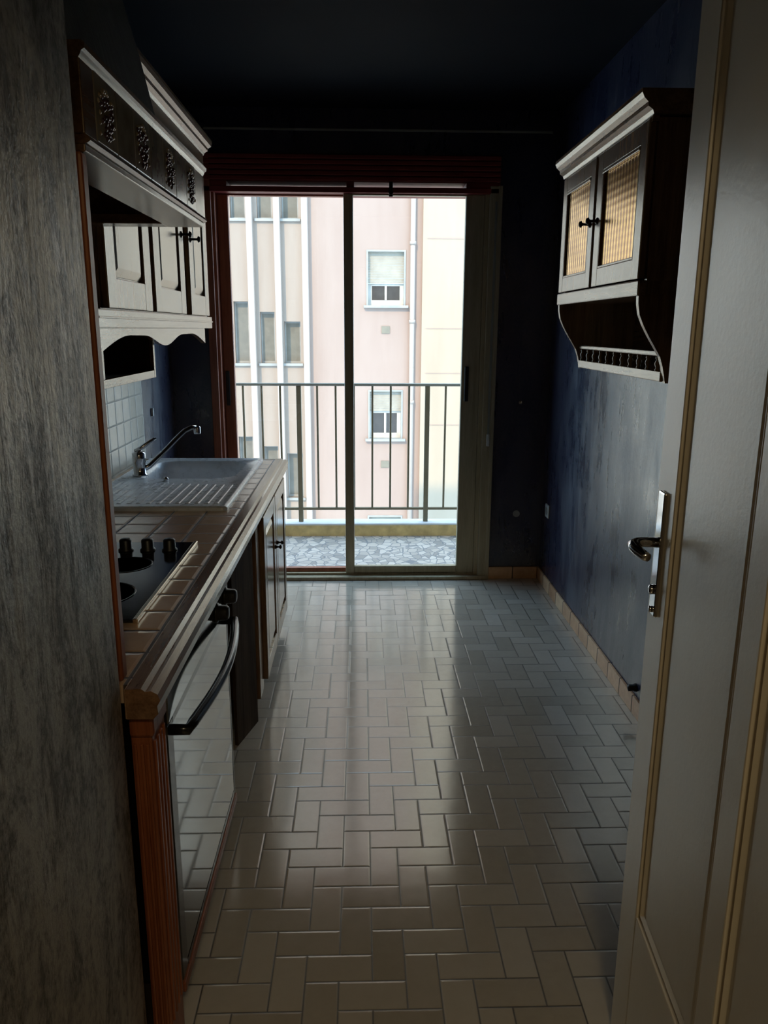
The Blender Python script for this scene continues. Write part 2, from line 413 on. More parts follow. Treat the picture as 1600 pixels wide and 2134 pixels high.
t_ = thing('shutter_strap', 'thin pale roller shutter strap hanging on the right window jamb', 'strap', (.722, F0-.02, .81))
obj('webbing', B(.716, .728, F0-.018, F0-.015, .86, 2.11), 'rail_top', t_)
obj('buckle', B(.714, .730, F0-.024, F0-.010, .80, .87, bev=.004), 'white_plastic', t_)

# ------------------------------------------------------------------ worktop
ct = thing('kitchen_worktop', 'brown tiled kitchen worktop with a thick wooden nosing along the left units', 'worktop', (-.7, 2.45, H-.05))
SX0, SX1, SY0, SY1 = -1.0, -.464, 2.59, 3.62       # sink outer rim
# tiled bed, with a real cut-out for the bowl
tb = MB()
bx0, bx1, by0, by1 = -.93, -.53, 3.13, 3.56
HX0, HX1, HY0, HY1 = -.985, -.487, 1.556, 2.172
tb.box(XL+.008, -.412, 1.262, by0, H-.035, H).box(XL+.008, bx0, by0, by1, H-.035, H).box(bx1, -.412, by0, by1, H-.035, H).box(XL+.008, -.412, by1, 3.665, H-.035, H)
obj('tiled_top', tb, 'ctr_tile', ct)
nose = [(-.412, H-.055), (-.412, H+.001), (-.385, H+.003), (-.377, H-.003), (-.368, H-.001), (-.356, H-.008), (-.352, H-.020), (-.358, H-.030), (-.357, H-.045), (-.366, H-.055)]
obj('nosing', MB().prism(nose, 'y', 1.24, 3.68), 'wood_y', ct, 'moulded oak front edge')
obj('end_trim', B(XH+.003, -.412, 1.240, 1.262, H-.055, H+.001, bev=.004), 'wood_x', ct)
obj('end_trim', B(XL+.01, -.412, 3.665, 3.68, H-.05, H+.001, bev=.003), 'wood_x', ct)

# ------------------------------------------------------------------ sink
sk = thing('kitchen_sink', 'grey resin sink with one bowl and ribbed drainer set in the worktop', 'sink', (-.73, 3.1, H))
import itertools
def rrect(x0, x1, y0, y1, r, n=8):
    out = []
    for cx, cy, a0 in ((x1-r, y1-r, 0), (x0+r, y1-r, PI/2), (x0+r, y0+r, PI), (x1-r, y0+r, 3*PI/2)):
        for k in range(n+1):
            a = a0 + PI/2*k/n; out.append((cx+r*math.cos(a), cy+r*math.sin(a)))
    return out
def loft(loops, close_last=True, close_first=False):
    b = bmesh.new(); R = [[b.verts.new(p) for p in lp] for lp in loops]; n = len(R[0])
    for a, c in zip(R, R[1:]):
        for k in range(n): b.faces.new((a[k], a[(k+1) % n], c[(k+1) % n], c[k]))
    if close_last: b.faces.new(R[-1])
    if close_first: b.faces.new(R[0][::-1])
    bmesh.ops.recalc_face_normals(b, faces=list(b.faces))
    for f in b.faces: f.smooth = len(f.verts) == 4
    return b
top = MB()
zt = H+.016
oo = rrect(SX0, SX1, SY0, SY1, .02)
# outer rim down and up, then the bowl (same vertex count lets one loft do rim + bowl)
bowl = lambda i, z, r=.09: [(x, y, z) for x, y in rrect(bx0+i, bx1-i, by0+i, by1-i, max(r-i*.5, .03))]
L = [[(x, y, H) for x, y in oo], [(x, y, H+.010) for x, y in oo],
     [(x, y, zt) for x, y in rrect(SX0+.006, SX1-.006, SY0+.006, SY1-.006, .018)],
     [(x, y, zt) for x, y in rrect(SX0+.016, SX1-.016, SY0+.016, SY1-.016, .016)],
     [(x, y, zt-.004) for x, y in rrect(SX0+.022, SX1-.022, SY0+.022, SY1-.022, .014)],
     bowl(-.008, zt-.004, .10), bowl(0, zt-.008), bowl(.006, H-.03), bowl(.012, H-.10), bowl(.03, H-.155), bowl(.06, H-.17)]
top.merge(loft(L))
obj('basin', top, 'sink', sk)
rb = MB()
for k in range(14):
    x = -.955 + k*.034
    rb.prism([(x-.010, zt-.0045), (x-.005, zt-.0022), (x+.005, zt-.0022), (x+.010, zt-.0045)], 'y', 2.66, 3.04-.004*k, bev=0)
obj('drainer_ribs', rb, 'sink', sk)
obj('waste_knob', MB().lathe([(.011, 0), (.011, .010), (.008, .016), (0.001, .017)], (-.79, 3.075, zt-.005), 'z', 16), 'steel', sk)
obj('drain', MB().lathe([(.034, 0), (.034, .003), (.02, .004), (.001, .002)], (-.73, 3.34, H-.1705), 'z', 20), 'steel', sk)
fc = thing('mixer_tap', 'chrome mixer tap with a long raised spout behind the sink', 'tap', (-.925, 3.19, zt-.004))
obj('body', MB().lathe([(.031, 0), (.031, .006), (.026, .010), (.025, .055), (.027, .058), (.027, .095), (.020, .102), (.001, .103)], (-.925, 3.19, zt-.004), 'z', 24), 'steel', fc)
obj('lever', MB().tube([(-.937, 3.19, .948), (-.915, 3.19, .962), (-.885, 3.21, .985), (-.86, 3.225, 1.000)], [.011, .010, .008, .006], 10), 'steel', fc)
sp = obj('spout', MB().tube([(-.918, 3.19, .872), (-.89, 3.21, .885), (-.83, 3.26, .945), (-.79, 3.29, .988), (-.76, 3.32, 1.018), (-.735, 3.335, 1.030), (-.716, 3.345, 1.029)], [.013, .012, .0105, .0105, .0105, .011, .011], 12), 'steel', fc)
obj('aerator', MB().lathe([(.014, 0), (.015, .006), (.015, .030), (.012, .034)], (-.712, 3.348, 1.001), 'z', 16), 'steel', sp)

# ------------------------------------------------------------------ hob
hb_ = thing('ceramic_hob', 'black hob with four knobs and a pale metal front strip', 'hob', (-.74, 1.86, H))
obj('cooktop', B(HX0, HX1, HY0, HY1, H+.0005, H+.008, bev=.002), 'hob_glass', hb_)
obj('front_strip', B(HX1-.001, HX1+.010, HY0-.004, HY1+.002, H+.0005, H+.011, bev=.002), 'brass', hb_, 'pale metal edge strip')
for k in range(4):
    obj('knob', MB().lathe([(.021, 0), (.021, .004), (.017, .007), (.0165, .030), (.013, .034), (.001, .035)], (-.537-.0605*k, 2.085, H+.008), 'z', 20), 'black_plastic', hb_)
for cx, cy, r in ((-.62, 1.72, .09), (-.86, 1.72, .075), (-.62, 1.95, .07), (-.86, 1.95, .085)):
    cz = MB(); cz.lathe([(r, 0), (r, .001), (r-.004, .0012), (r-.004, .0)], (cx, cy, H+.008), 'z', 32)
    obj('cooking_zone', cz, 'black', hb_)

# ------------------------------------------------------------------ base units
XF = -.378   # front of the frames
ep = thing('end_stile_unit', 'narrow reddish fluted wooden end post at the near end of the worktop', 'cabinet', (-.395, 1.30, 0))
obj('post', B(XH+.002, XF, 1.262, 1.352, .0, H-.056, bev=.004), 'red_wood', ep)
fl = MB()
for k, x in enumerate((-.408, -.396, -.386)): fl.box(x-.003, x+.003, 1.2575, 1.263, .10, .72, bev=.002)
for y in (1.275, 1.295, 1.315, 1.335): fl.box(XF-.001, XF+.0045, y-.005, y+.005, .10, .72, bev=.002)
obj('fluting', fl, 'red_wood', ep)
obj('cap_block', B(XH+.002, XF+.006, 1.255, 1.352, .735, H-.057, bev=.006), 'red_wood', ep)

ov = thing('built_in_oven', 'black glass built-in oven with a bowed bar handle under the hob', 'oven', (-.66, 1.68, .1))
OY0, OY1 = 1.357, 2.035
XO = -.376
obj('housing', B(-.95, XO-.020, OY0, OY1, .105, H-.058), 'black', ov)
obj('control_panel', B(XO-.020, XO+.004, OY0, OY1, .705, H-.058, bev=.003), 'oven_glass', ov)
dr = obj('oven_door', MB().box(XO-.019, XO, OY0, OY0+.045, .110, .700, bev=.003).box(XO-.019, XO, OY1-.012, OY1, .110, .700, bev=.003)
    .box(XO-.019, XO, OY0+.045, OY1-.012, .110, .125).box(XO-.019, XO, OY0+.045, OY1-.012, .685, .700), 'black', ov)
obj('door_glass', B(XO-.018, XO-.001, OY0+.044, OY1-.011, .124, .686), 'oven_glass', dr)
hy0, hy1, hz = OY0+.04, OY1-.05, .672
pts = [(XO, hy0, hz), (XO+.035, hy0, hz)]
N = 18
path = [(XO-.002, hy0, hz)] + [(XO+.030+.028*math.sin(PI*k/N), hy0+(hy1-hy0)*k/N, hz) for k in range(N+1)] + [(XO-.002, hy1, hz)]
obj('handle', MB().tube(path, .0115, 12), 'black', dr, 'bowed black bar handle')
obj('knob', MB().lathe([(.026, 0), (.026, .005), (.021, .008), (.019, .028), (.015, .033), (.001, .034)], (XO+.004, 1.86, .742), 'x', 20), 'black_plastic', ov)
obj('knob', MB().lathe([(.026, 0), (.026, .005), (.021, .008), (.019, .028), (.015, .033), (.001, .034)], (XO+.004, 1.985, .742), 'x', 20), 'black_plastic', ov)
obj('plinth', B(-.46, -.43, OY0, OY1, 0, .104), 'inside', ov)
obj('sill_strip', B(-.40, XO+.004, OY0, OY1+.01, .080, .104, bev=.003), 'red_wood_y', ov, 'reddish wooden strip under the oven door')

pn = obj('side_board', MB().prism([(-.392, 2.66), (-.440, 2.485), (-.452, 2.489), (-.404, 2.664)], 'z', 0, H-.06), 'dark_board')
tag(pn, 'mottled dark board standing in the open gap between oven and sink unit', 'board')

su = thing('sink_cabinet', 'dark oak sink cabinet with two panelled doors under the far end of the worktop', 'cabinet', (-.7, 3.18, 0))
SY_0, SY_1 = 2.70, 3.63
obj('carcass', MB().box(-1.0, -.402, SY_0, SY_0+.018, .07, H-.056).box(-1.0, -.402, SY_1-.018, SY_1, .07, H-.056).box(-1.0, -.402, SY_0+.018, SY_1-.018, .07, .088), 'wood_z', su)
obj('face_frame', MB().box(-.402, -.384, SY_0, SY_0+.10, .07, H-.056, bev=.003).box(-.402, -.384, SY_1-.025, SY_1, .07, H-.056, bev=.003).box(-.402, -.384, SY_0+.10, SY_1-.025, H-.085, H-.056), 'wood_z', su)
obj('plinth', B(-.46, -.43, SY_0+.005, SY_1, 0, .07), 'wood_y', su)
def panel_door(parent, xf, sgn, y0, y1, z0, z1, st=.07, th=.02, mat='wood_z', pmat='panel_z', matr='wood_y', glass=False):
    """framed door whose front face is at xf, facing sgn*x"""
    a, b_ = (xf-th, xf) if sgn > 0 else (xf, xf+th)
    fr = MB().box(a, b_, y0, y0+st, z0, z1, bev=.003).box(a, b_, y1-st, y1, z0, z1, bev=.003)
    fr.box(a+.0004, b_-.0004, y0+st-.004, y1-st+.004, z0+.0004, z0+st, bev=.003).box(a+.0004, b_-.0004, y0+st-.004, y1-st+.004, z1-st, z1-.0004, bev=.003)
    d = obj('door', fr, mat, parent)
    py0, py1, pz0, pz1 = y0+st, y1-st, z0+st, z1-st
    if glass:
        c = xf + (-.010 if sgn > 0 else .010)
        obj('amber_pane', B(c-.002, c+.002, py0-.004, py1+.004, pz0-.004, pz1+.004), 'amber', d, 'amber bullseye glass')
        bd = MB()
        for q in (0,):
            bd.box(min(xf, xf-sgn*.008), max(xf, xf-sgn*.008), py0-.001, py0+.006, pz0, pz1, bev=.002).box(min(xf, xf-sgn*.008), max(xf, xf-sgn*.008), py1-.006, py1+.001, pz0, pz1, bev=.002)
            bd.box(min(xf, xf-sgn*.008), max(xf, xf-sgn*.008), py0, py1, pz0-.001, pz0+.006, bev=.002).box(min(xf+sgn*.003, xf-sgn*.008), max(xf+sgn*.003, xf-sgn*.008), py0, py1, pz1-.010, pz1+.001, bev=.002)
        obj('bead', bd, matr, d)
    else:
        b = bmesh.new()
        def lp(i, dx): return [(xf-sgn*dx, y, z) for y, z in ((py0-.002+i, pz0-.002+i), (py1+.002-i, pz0-.002+i), (py1+.002-i, pz1+.002-i), (py0-.002+i, pz1+.002-i))]
        mb = MB(); bb = loft([lp(0, .016), lp(0, .013), lp(.006, .013), lp(.032, .003), lp(.036, .003)], True, True)
        for f in bb.faces: f.smooth = False
        mb.merge(bb); b.free()
        obj('raised_panel', mb, pmat, d)
    return d
XD = -.366
for k, (y0, y1) in enumerate(((2.80, 3.185), (3.195, 3.60))):
    d = panel_door(su, XD, 1, y0, y1, .105, H-.075, .062)
    yk = y1-.03 if k == 0 else y0+.03
    zk = .36
    obj('pull', MB().lathe([(.010, 0), (.008, .004), (.004, .010), (.004, .016), (.010, .020), (.008, .026), (.001, .028)], (XD, yk, .545), 'x', 14), 'dark_metal', d)

# ------------------------------------------------------------------ hood
hd = thing('range_hood', 'rustic range hood with a band of decorated tiles and a tapering plaster chimney', 'hood', (-.72, 1.73, 1.735))
HN, HF = 1.285, 2.195
XHD = -.420
obj('tile_band', MB().box(XHD-.022, XHD-.004, HN, HF, 1.737, 1.846).box(XHD-.006, XHD, HN, 1.343, 1.737, 1.846, bev=.002).box(XHD-.006, XHD, 2.101, HF, 1.737, 1.846, bev=.002)
    .box(XL+.002, XHD-.022, HN, HN+.018, 1.737, 1.846).box(XL+.002, XHD-.022, HF-.018, HF, 1.737, 1.846), 'wood_y', hd)
mz = 1.842
obj('top_moulding', MB().prism([(-.52, mz), (XHD+.0, mz), (XHD+.003, mz+.004), (XHD+.005, mz+.009), (XHD+.010, mz+.012), (XHD+.011, mz+.019), (XHD+.006, mz+.023), (-.52, mz+.023)], 'y', HN-.003, HF+.012), 'wood_y', hd)
obj('bottom_moulding', MB().prism([(-.53, 1.724), (XHD+.002, 1.724), (XHD+.008, 1.728), (XHD+.006, 1.734), (XHD+.001, 1.738), (-.53, 1.738)], 'y', HN, HF+.004), 'wood_y', hd)
obj('soffit_frame', MB().box(-.515, XHD-.001, HN, HF, 1.712, 1.724, bev=.002).box(XL+.002, -.515, HF-.07, HF, 1.712, 1.736, bev=.002).box(XL+.002, -.515, HN, HN+.05, 1.712, 1.736, bev=.002), 'wood_y', hd)
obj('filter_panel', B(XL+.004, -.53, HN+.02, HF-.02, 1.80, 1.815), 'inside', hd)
rnd = random.Random(3)
for k in range(7):
    y0 = 1.343+k*.1083
    tl = obj('tile', B(XHD-.005, XHD+.001, y0+.0012, y0+.1071, 1.739, 1.844, bev=.0018), 'hood_tile2' if k % 2 == 0 else 'hood_tile', hd)
    if k % 2 == 0:
        mo = MB(); yc = y0+.054
        for q in range(46):
            z = 1.752 + .062*(q/45)
            wd = .010 + .026*min(1, (z-1.748)/.04)
            mo.ball((XHD+.001, yc+rnd.uniform(-wd, wd), z+rnd.uniform(-.002, .002)), (.0042, .0052, .0050), 1)
        obj('grape_motif', mo, 'motif', tl, 'plum coloured grape cluster in relief')
        lf = MB()
        for q in range(16):
            a = rnd.uniform(0, PI)
            lf.ball((XHD+.0008, yc+.030*math.cos(a)*rnd.uniform(.5, 1.1), 1.812+.018*math.sin(a)*rnd.uniform(.4, 1)), (.0040, .0055, .0038), 1)
        for q in range(8):
            lf.ball((XHD+.0008, yc+(1 if q % 2 else -1)*rnd.uniform(.030, .040), 1.755+q*.008), (.003, .004, .0045), 1)
        obj('leaf_motif', lf, 'motif2', tl, 'ochre leaves in relief')
# plaster chimney : lofted, leaning back to the wall
ch = []
for x, z, n, f in ((-.500, 1.864, HN+.01, 2.170), (-.520, 1.94, HN+.01, 2.185), (-.540, 2.02, HN+.01, 2.19), (-.563, 2.12, HN+.01, 2.195), (-.60, 2.256, HN+.01, 2.20), (-.64, 2.40, HN+.01, 2.20), (-.685, CZ-.001, HN+.01, 2.20)):
    ch.append([(x, n, z), (x, f, z), (XL+.001, f, z), (XL+.001, n, z)])
cb = loft(ch, True, True)
for f in cb.faces: f.smooth = False
cm = MB(); cm.merge(cb)
obj('chimney', cm, 'chimney', hd, 'dark rough plaster chimney')
obj('side_panel', MB().box(-.62, -.436, 1.272, 1.300, H+.001, 1.711).box(-.437, -.424, 1.272, 1.300, H+.001, 1.711, bev=.005), 'red_wood', hd, 'tall reddish wooden panel down to the worktop')

# ------------------------------------------------------------------ left wall cabinet
wc = thing('wall_cabinet', 'dark oak wall cabinet with three raised panel doors above the sink', 'cabinet', (-.88, 2.97, 1.39))
CY0, CY1 = 2.215, 3.73
XC = -.72
obj('carcass', MB().box(XL+.002, XC, CY0, CY0+.018, 1.50, 2.20).box(XL+.002, XC, CY1-.018, CY1, 1.50, 2.20).box(XL+.002, XC, CY0+.018, CY1-.018, 1.50, 1.518).box(XL+.002, XC, CY0+.018, CY1-.018, 2.18, 2.20)
    .box(XL+.002, XL+.01, CY0+.018, CY1-.018, 1.518, 2.18), 'wood_z', wc)
obj('frame_stile', B(XC-.018, XC+.0, 2.70-.02, 2.745+.02, 1.518, 2.18, bev=.002), 'wood_z', wc)
obj('frame_stile', B(XC-.018, XC, 3.19, 3.33, 1.518, 2.18, bev=.002), 'wood_z', wc)
for k, (y0, y1) in enumerate(((2.234, 2.702), (2.748, 3.217), (3.312, 3.695))):
    d = panel_door(wc, -.700, 1, y0, y1, 1.503, 2.14, .085)
    if k: 
        yk = y1-.035 if k == 1 else y0+.035
        obj('pull', MB().lathe([(.013, 0), (.012, .003), (.005, .006), (.0045, .026), (.006, .030), (.013, .033), (.010, .040), (.001, .043)], (-.700, yk, 1.803), 'x', 14), 'dark_metal', d)
obj('frieze', B(XC-.02, -.704, CY0, CY1, 2.145, 2.205, bev=.002), 'wood_y', wc)
cr = [(XL+.002, 2.200), (-.705, 2.200), (-.698, 2.212), (-.684, 2.220), (-.682, 2.230), (-.668, 2.238), (-.664, 2.252), (-.664, 2.262), (XL+.002, 2.262)]
obj('crown', MB().prism(cr, 'y', CY0-.005, CY1+.012), 'wood_y', wc, 'moulded crown')
obj('bottom_rail', MB().box(-.722, -.698, 2.125, 3.735, 1.447, 1.4995, bev=.004).box(-.722, -.694, 2.125, 3.735, 1.474, 1.480, bev=.002), 'wood_y', wc)
# scalloped valance: profile in (y,z) extruded in x
top_z = 1.447
yv0, yv1 = 2.140, 3.570
prof = []
for k in range(61):
    u = k/60; y = yv0+(yv1-yv0)*u
    s_ = u if u <= .5 else 1-u          # mirrored about the middle
    q = s_/.5
    if q < .06: z = 1.383 + .010*(q/.06)
    elif q < .62: z = 1.393 + .034*math.sin(PI/2*min(1, (q-.06)/.34)) if q < .40 else 1.427 - .002*((q-.40)/.22)
    else: z = 1.425 - .037*(.5-.5*math.cos(PI*(q-.62)/.38))
    prof.append((y, z))
poly = [(yv0, top_z+.002)] + prof + [(yv1, top_z+.002)]
obj('scalloped_valance', MB().prism(poly, 'x', -.720, -.702), 'wood_y', wc, 'valance cut in curves')

ni = thing('spice_niche', 'small open wooden niche hanging under the wall cabinet', 'shelf', (-.86, 2.5, 1.28))
NY0, NY1 = 2.22, 2.79
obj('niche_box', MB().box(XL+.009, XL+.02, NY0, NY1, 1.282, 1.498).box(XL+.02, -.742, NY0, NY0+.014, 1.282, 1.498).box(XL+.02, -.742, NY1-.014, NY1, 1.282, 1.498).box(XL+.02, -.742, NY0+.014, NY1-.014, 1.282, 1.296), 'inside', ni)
obj('front_frame', MB().box(-.742, -.728, NY1-.020, NY1+.002, 1.278, 1.498, bev=.002).box(-.742, -.728, NY0, NY1-.020, 1.278, 1.304, bev=.002).box(-.742, -.728, NY0, NY0+.02, 1.304, 1.498, bev=.002), 'wood_y', ni)

# ------------------------------------------------------------------ right wall cabinet
rc = thing('glazed_wall_cabinet', 'dark oak cabinet with two amber glass doors and a gallery shelf on the right wall', 'cabinet', (.9, 2.58, 1.3))
RY0, RY1 = 2.142, 3.015
obj('carcass', MB().box(.772, XR-.002, RY0, RY0+.018, 1.58, 1.985).box(.772, XR-.002, RY1-.018, RY1, 1.58, 1.985).box(.772, XR-.002, RY0+.018, RY1-.018, 1.545, 1.58)
    .box(.772, XR-.002, RY0+.018, RY1-.018, 1.967, 1.985).box(XR-.01, XR-.002, RY0+.018, RY1-.018, 1.58, 1.967), 'wood_z', rc)
obj('bottom_rail', B(.748, .772, RY0-.004, RY1+.004, 1.540, 1.5815, bev=.004), 'wood_y', rc)
obj('frieze', B(.754, .772, RY0, RY1, 1.975, 1.995), 'wood_y', rc)
obj('crown', MB().prism([(XR-.002, 1.990), (.752, 1.990), (.748, 2.000), (.736, 2.008), (.735, 2.018), (.724, 2.028), (.718, 2.040), (.718, 2.050), (XR-.002, 2.050)], 'y', RY0-.012, RY1+.015), 'wood_y', rc, 'moulded crown')
for k, (y0, y1) in enumerate(((2.152, 2.588), (2.612, 3.012))):
    d = panel_door(rc, .750, -1, y0, y1, 1.585, 1.985, .052 if k else .056, .020, 'wood_z', None, 'wood_y', True)
    yk = y1-.026 if k == 0 else y0+.03
    obj('pull', MB().lathe([(.011, 0), (.010, .003), (.0045, .006), (.004, .022), (.006, .026), (.011, .029), (.008, .036), (.001, .038)], (.750, yk, 1.785), '-x', 14), 'dark_metal', d)
# curved side brackets carrying the shelf
side = [(XR-.002, 1.545), (.753, 1.545), (.754, 1.520), (.760, 1.490), (.773, 1.462), (.792, 1.430), (.812, 1.400), (.826, 1.378), (.836, 1.350), (.842, 1.325), (.846, 1.305), (XR-.002, 1.305)]
obj('side_bracket', MB().prism(side, 'y', RY0, RY0+.018), 'wood_z', rc)
obj('side_bracket', MB().prism(side, 'y', RY1-.018, RY1), 'wood_z', rc)
obj('back_board', B(XR-.012, XR-.002, RY0+.018, RY1-.018, 1.305, 1.545), 'wood_y', rc)
obj('shelf_board', MB().box(.850, XR-.012, RY0+.018, RY1-.018, 1.318, 1.334).box(.838, .852, RY0+.018, RY1-.018, 1.308, 1.336, bev=.003), 'wood_y', rc)
obj('gallery_rail', B(.836, .850, RY0+.018, RY1-.018, 1.378, 1.392, bev=.004), 'wood_y', rc)
n = 11
first = None
for k in range(n):
    y = RY0+.018 + (RY1-RY0-.036)*(k+.5)/n
    if first is None:
        first = obj('spindle', MB().lathe([(.006, 0), (.008, .004), (.0045, .009), (.009, .020), (.0075, .026), (.004, .032), (.007, .036), (.006, .043)], (.843, y, 1.3355), 'z', 12), 'wood_z', rc)
        y_first = y
    else: copy_to(first, (0, y-y_first, 0), rc)

# ------------------------------------------------------------------ open door at the right
dx0, dx1, dy0, dy1 = .530, .570, .56, 1.330
droot = bpy.data.objects.new('door_1', None); C.objects.link(droot); droot.location = (.55, .56, 0); droot['kind'] = 'structure'
droot['label'] = 'open cream painted door leaf on the right'
st = .098
def leaf():
    m = MB()
    m.box(dx0, dx1, dy1-st, dy1, .004, 2.04, bev=.004)                 # free stile
    m.box(dx0, dx1, dy0, dy0+st, .004, 2.04, bev=.004)
    m.box(dx0, dx1, .872, .932, .36, 1.95, bev=.003)                      # mid stile
    m.box(dx0, dx1, dy0+st, dy1-st, .004, .36, bev=.003)                # bottom rail
    m.box(dx0, dx1, dy0+st, dy1-st, 1.95, 2.04, bev=.003)
    return m
obj('leaf_frame', leaf(), 'door_paint', droot)
for (a, b_) in ((.932, dy1-st), (dy0+st, .872)):
    mb = MB()
    def lp(i, dx): return [(dx, y, z) for y, z in ((a+i, .36+i), (b_-i, .36+i), (b_-i, 1.95-i), (a+i, 1.95-i))]
    lf_ = loft([lp(-.002, dx1-.012), lp(-.002, dx0+.016), lp(.004, dx0+.014), lp(.010, dx0+.004), lp(.016, dx0+.010), lp(.026, dx0+.010), lp(.030, dx0+.008)], True, True)
    for f in lf_.faces: f.smooth = False
    mb.merge(lf_)
    obj('leaf_panel', mb, 'door_paint', droot)
bp = obj('backplate', MB().box(dx0-.007, dx0, 1.268, 1.302, .952, 1.178, bev=.003), 'steel', droot, 'long chrome backplate')
obj('key_rosette', MB().lathe([(.009, 0), (.009, .006), (.005, .008), (.001, .008)], (dx0-.007, 1.285, 1.00), '-x', 14).lathe([(.006, 0), (.006, .005), (.001, .005)], (dx0-.007, 1.285, .963), '-x', 10), 'steel', bp)
obj('lever_handle', MB().tube([(dx0-.006, 1.285, 1.087), (dx0-.030, 1.285, 1.087), (dx0-.043, 1.283, 1.0865), (dx0-.052, 1.272, 1.085), (dx0-.052, 1.262, 1.083), (dx0-.048, 1.246, 1.080), (dx0-.042, 1.232, 1.077), (dx0-.038, 1.226, 1.076)],
    [.0095, .0090, .0095, .0100, .0100, .0095, .0085, .0070], 14), 'steel', bp, 'curved chrome lever')
# the leaf stands a little past square, pivoted about its free edge position
_piv = Vector((dx0, dy1, 0)); _Rz = Matrix.Translation(_piv) @ Matrix.Rotation(math.radians(-4.5), 4, 'Z') @ Matrix.Translation(-_piv)
droot.matrix_world = _Rz @ Matrix.Translation(droot.location)
struct('door_frame_1', MB().box(.575, .625, .36, .54, 0, 2.07, bev=.004).box(XH+.002, .575, .40, .52, 2.07, CZ), 'door_paint', 'door casing')

# ------------------------------------------------------------------ small wall fittings
def socket(name, c, ax, label, r=.038):
    t = thing(name, label, 'socket', c)
    x, y, z = c
    if ax == 'x':
        obj('cover', B(x-.009, x, y-r, y+r, z-r, z+r, bev=.006), 'white_plastic', t)
        obj('well', MB().lathe([(.021, 0), (.021, .002), (.018, .002), (.001, .0005)], (x-.009, y, z), '-x', 20), 'alu', t)
    else:
        obj('cover', B(x-r, x+r, y-.008, y, z-r, z+r, bev=.006), 'dark_metal', t)
    return t
socket('wall_socket', (XR, 4.214, .447), 'x', 'white wall socket low on the right wall near the window corner')
q = tag(obj('cable_outlet', MB().lathe([(.02, 0), (.02, .006), (.012, .008), (.001, .008)], (.908, YB-.008, .398), 'y', 18), 'alu'), 'small round cover low on the back wall right of the window', 'outlet')
q = tag(obj('wall_hook', MB().lathe([(.010, 0), (.010, .004), (.005, .007), (.005, .018)], (.901, YB-.018, 1.048), 'y', 12).tube([(.901, YB-.018, 1.048), (.903, YB-.028, 1.050), (.906, YB-.030, 1.060)], .004, 8), 'brass'), 'tiny brass hook on the back wall above the round cover', 'hook')
q = tag(obj('door_stop', MB().lathe([(.016, 0), (.016, .006), (.012, .012), (.014, .030), (.001, .034)], (XR, 2.70, .105), '-x', 16), 'rubber'), 'black rubber door stop just above the right skirting', 'door stop')
q = tag(obj('wall_bracket', MB().box(XL, XL+.012, 3.86, 3.875, 1.02, 1.06, bev=.002), 'white_plastic'), 'small white clip on the left wall right of the backsplash', 'clip')

# ------------------------------------------------------------------ balcony
struct('floor_balcony', B(-1.6, 1.5, 4.52, 5.34, -.14, -.002), 'mosaic', 'balcony floor of broken marble mosaic')
struct('ceiling_balcony', B(-2.2, 2.1, 4.66, 5.2, 2.75, 2.93), 'kerb_w', 'slab of the balcony above')
struct('wall_outside', MB().box(-3.2, XL-.14, 4.50, 4.66, -4, 6).box(XR+.14, 3.2, 4.50, 4.66, -4, 6).box(XL-.14, XR+.14, 4.50, 4.66, CZ+.12, 6), 'fac_cream', 'outer wall beside the balcony door')
kb = thing('balcony_parapet', 'low ochre parapet kerb with a pale coping at the balcony edge', 'kerb', (-.05, 5.40, -.1))
obj('kerb', B(-1.6, 1.5, 5.34, 5.46, -.14, .078), 'kerb_y', kb)
obj('coping', B(-1.6, 1.5, 5.332, 5.47, .078, .092, bev=.004), 'kerb_w', kb)
rl = thing('balcony_railing', 'khaki metal balcony railing with slim upright bars outside the window', 'railing', (0, 5.40, .092))
obj('handrail', B(-1.6, 1.5, 5.380, 5.420, 1.062, 1.080, bev=.004), 'rail_top', rl)
obj('lower_rail', B(-1.6, 1.5, 5.388, 5.412, .178, .196, bev=.003), 'rail', rl)
RPX = -.434; step = .1282
bar0 = None; post0 = None
for k in range(-8, 15):
    x = RPX + k*step
    if x < -1.55 or x > 1.45: continue
    if k % 7 == 0:
        if post0 is None: post0 = obj('post', B(x-.017, x+.017, 5.385, 5.415, .092, 1.062, bev=.003), 'rail', rl); px0 = x
        else: copy_to(post0, (x-px0, 0, 0), rl)
    else:
        if bar0 is None: bar0 = obj('bar', B(x-.007, x+.007, 5.393, 5.407, .196, 1.062, bev=.002), 'rail', rl); bx_ = x
        else: copy_to(bar0, (x-bx_, 0, 0), rl)

# ------------------------------------------------------------------ building opposite
bd = thing('apartment_building', 'pale pink apartment block with narrow windows across the courtyard', 'building', (0, 14.4, -8))
YF = 14.4
ZB, ZT = -9, 10.5
def wall_with_holes(x0, x1, holes, y0, y1):
    """wall slab between x0 and x1 with real openings; holes=(xa,xb,za,zb) stacked in z, same column"""
    m = MB(); zs = ZB
    hs = sorted(holes, key=lambda h: h[2])
    xa, xb = hs[0][0], hs[0][1]
    m.box(x0, xa, y0, y1, ZB, ZT).box(xb, x1, y0, y1, ZB, ZT)
    for h in hs:
        m.box(xa, xb, y0, y1, zs, h[2]); zs = h[3]
    m.box(xa, xb, y0, y1, zs, ZT)
    return m
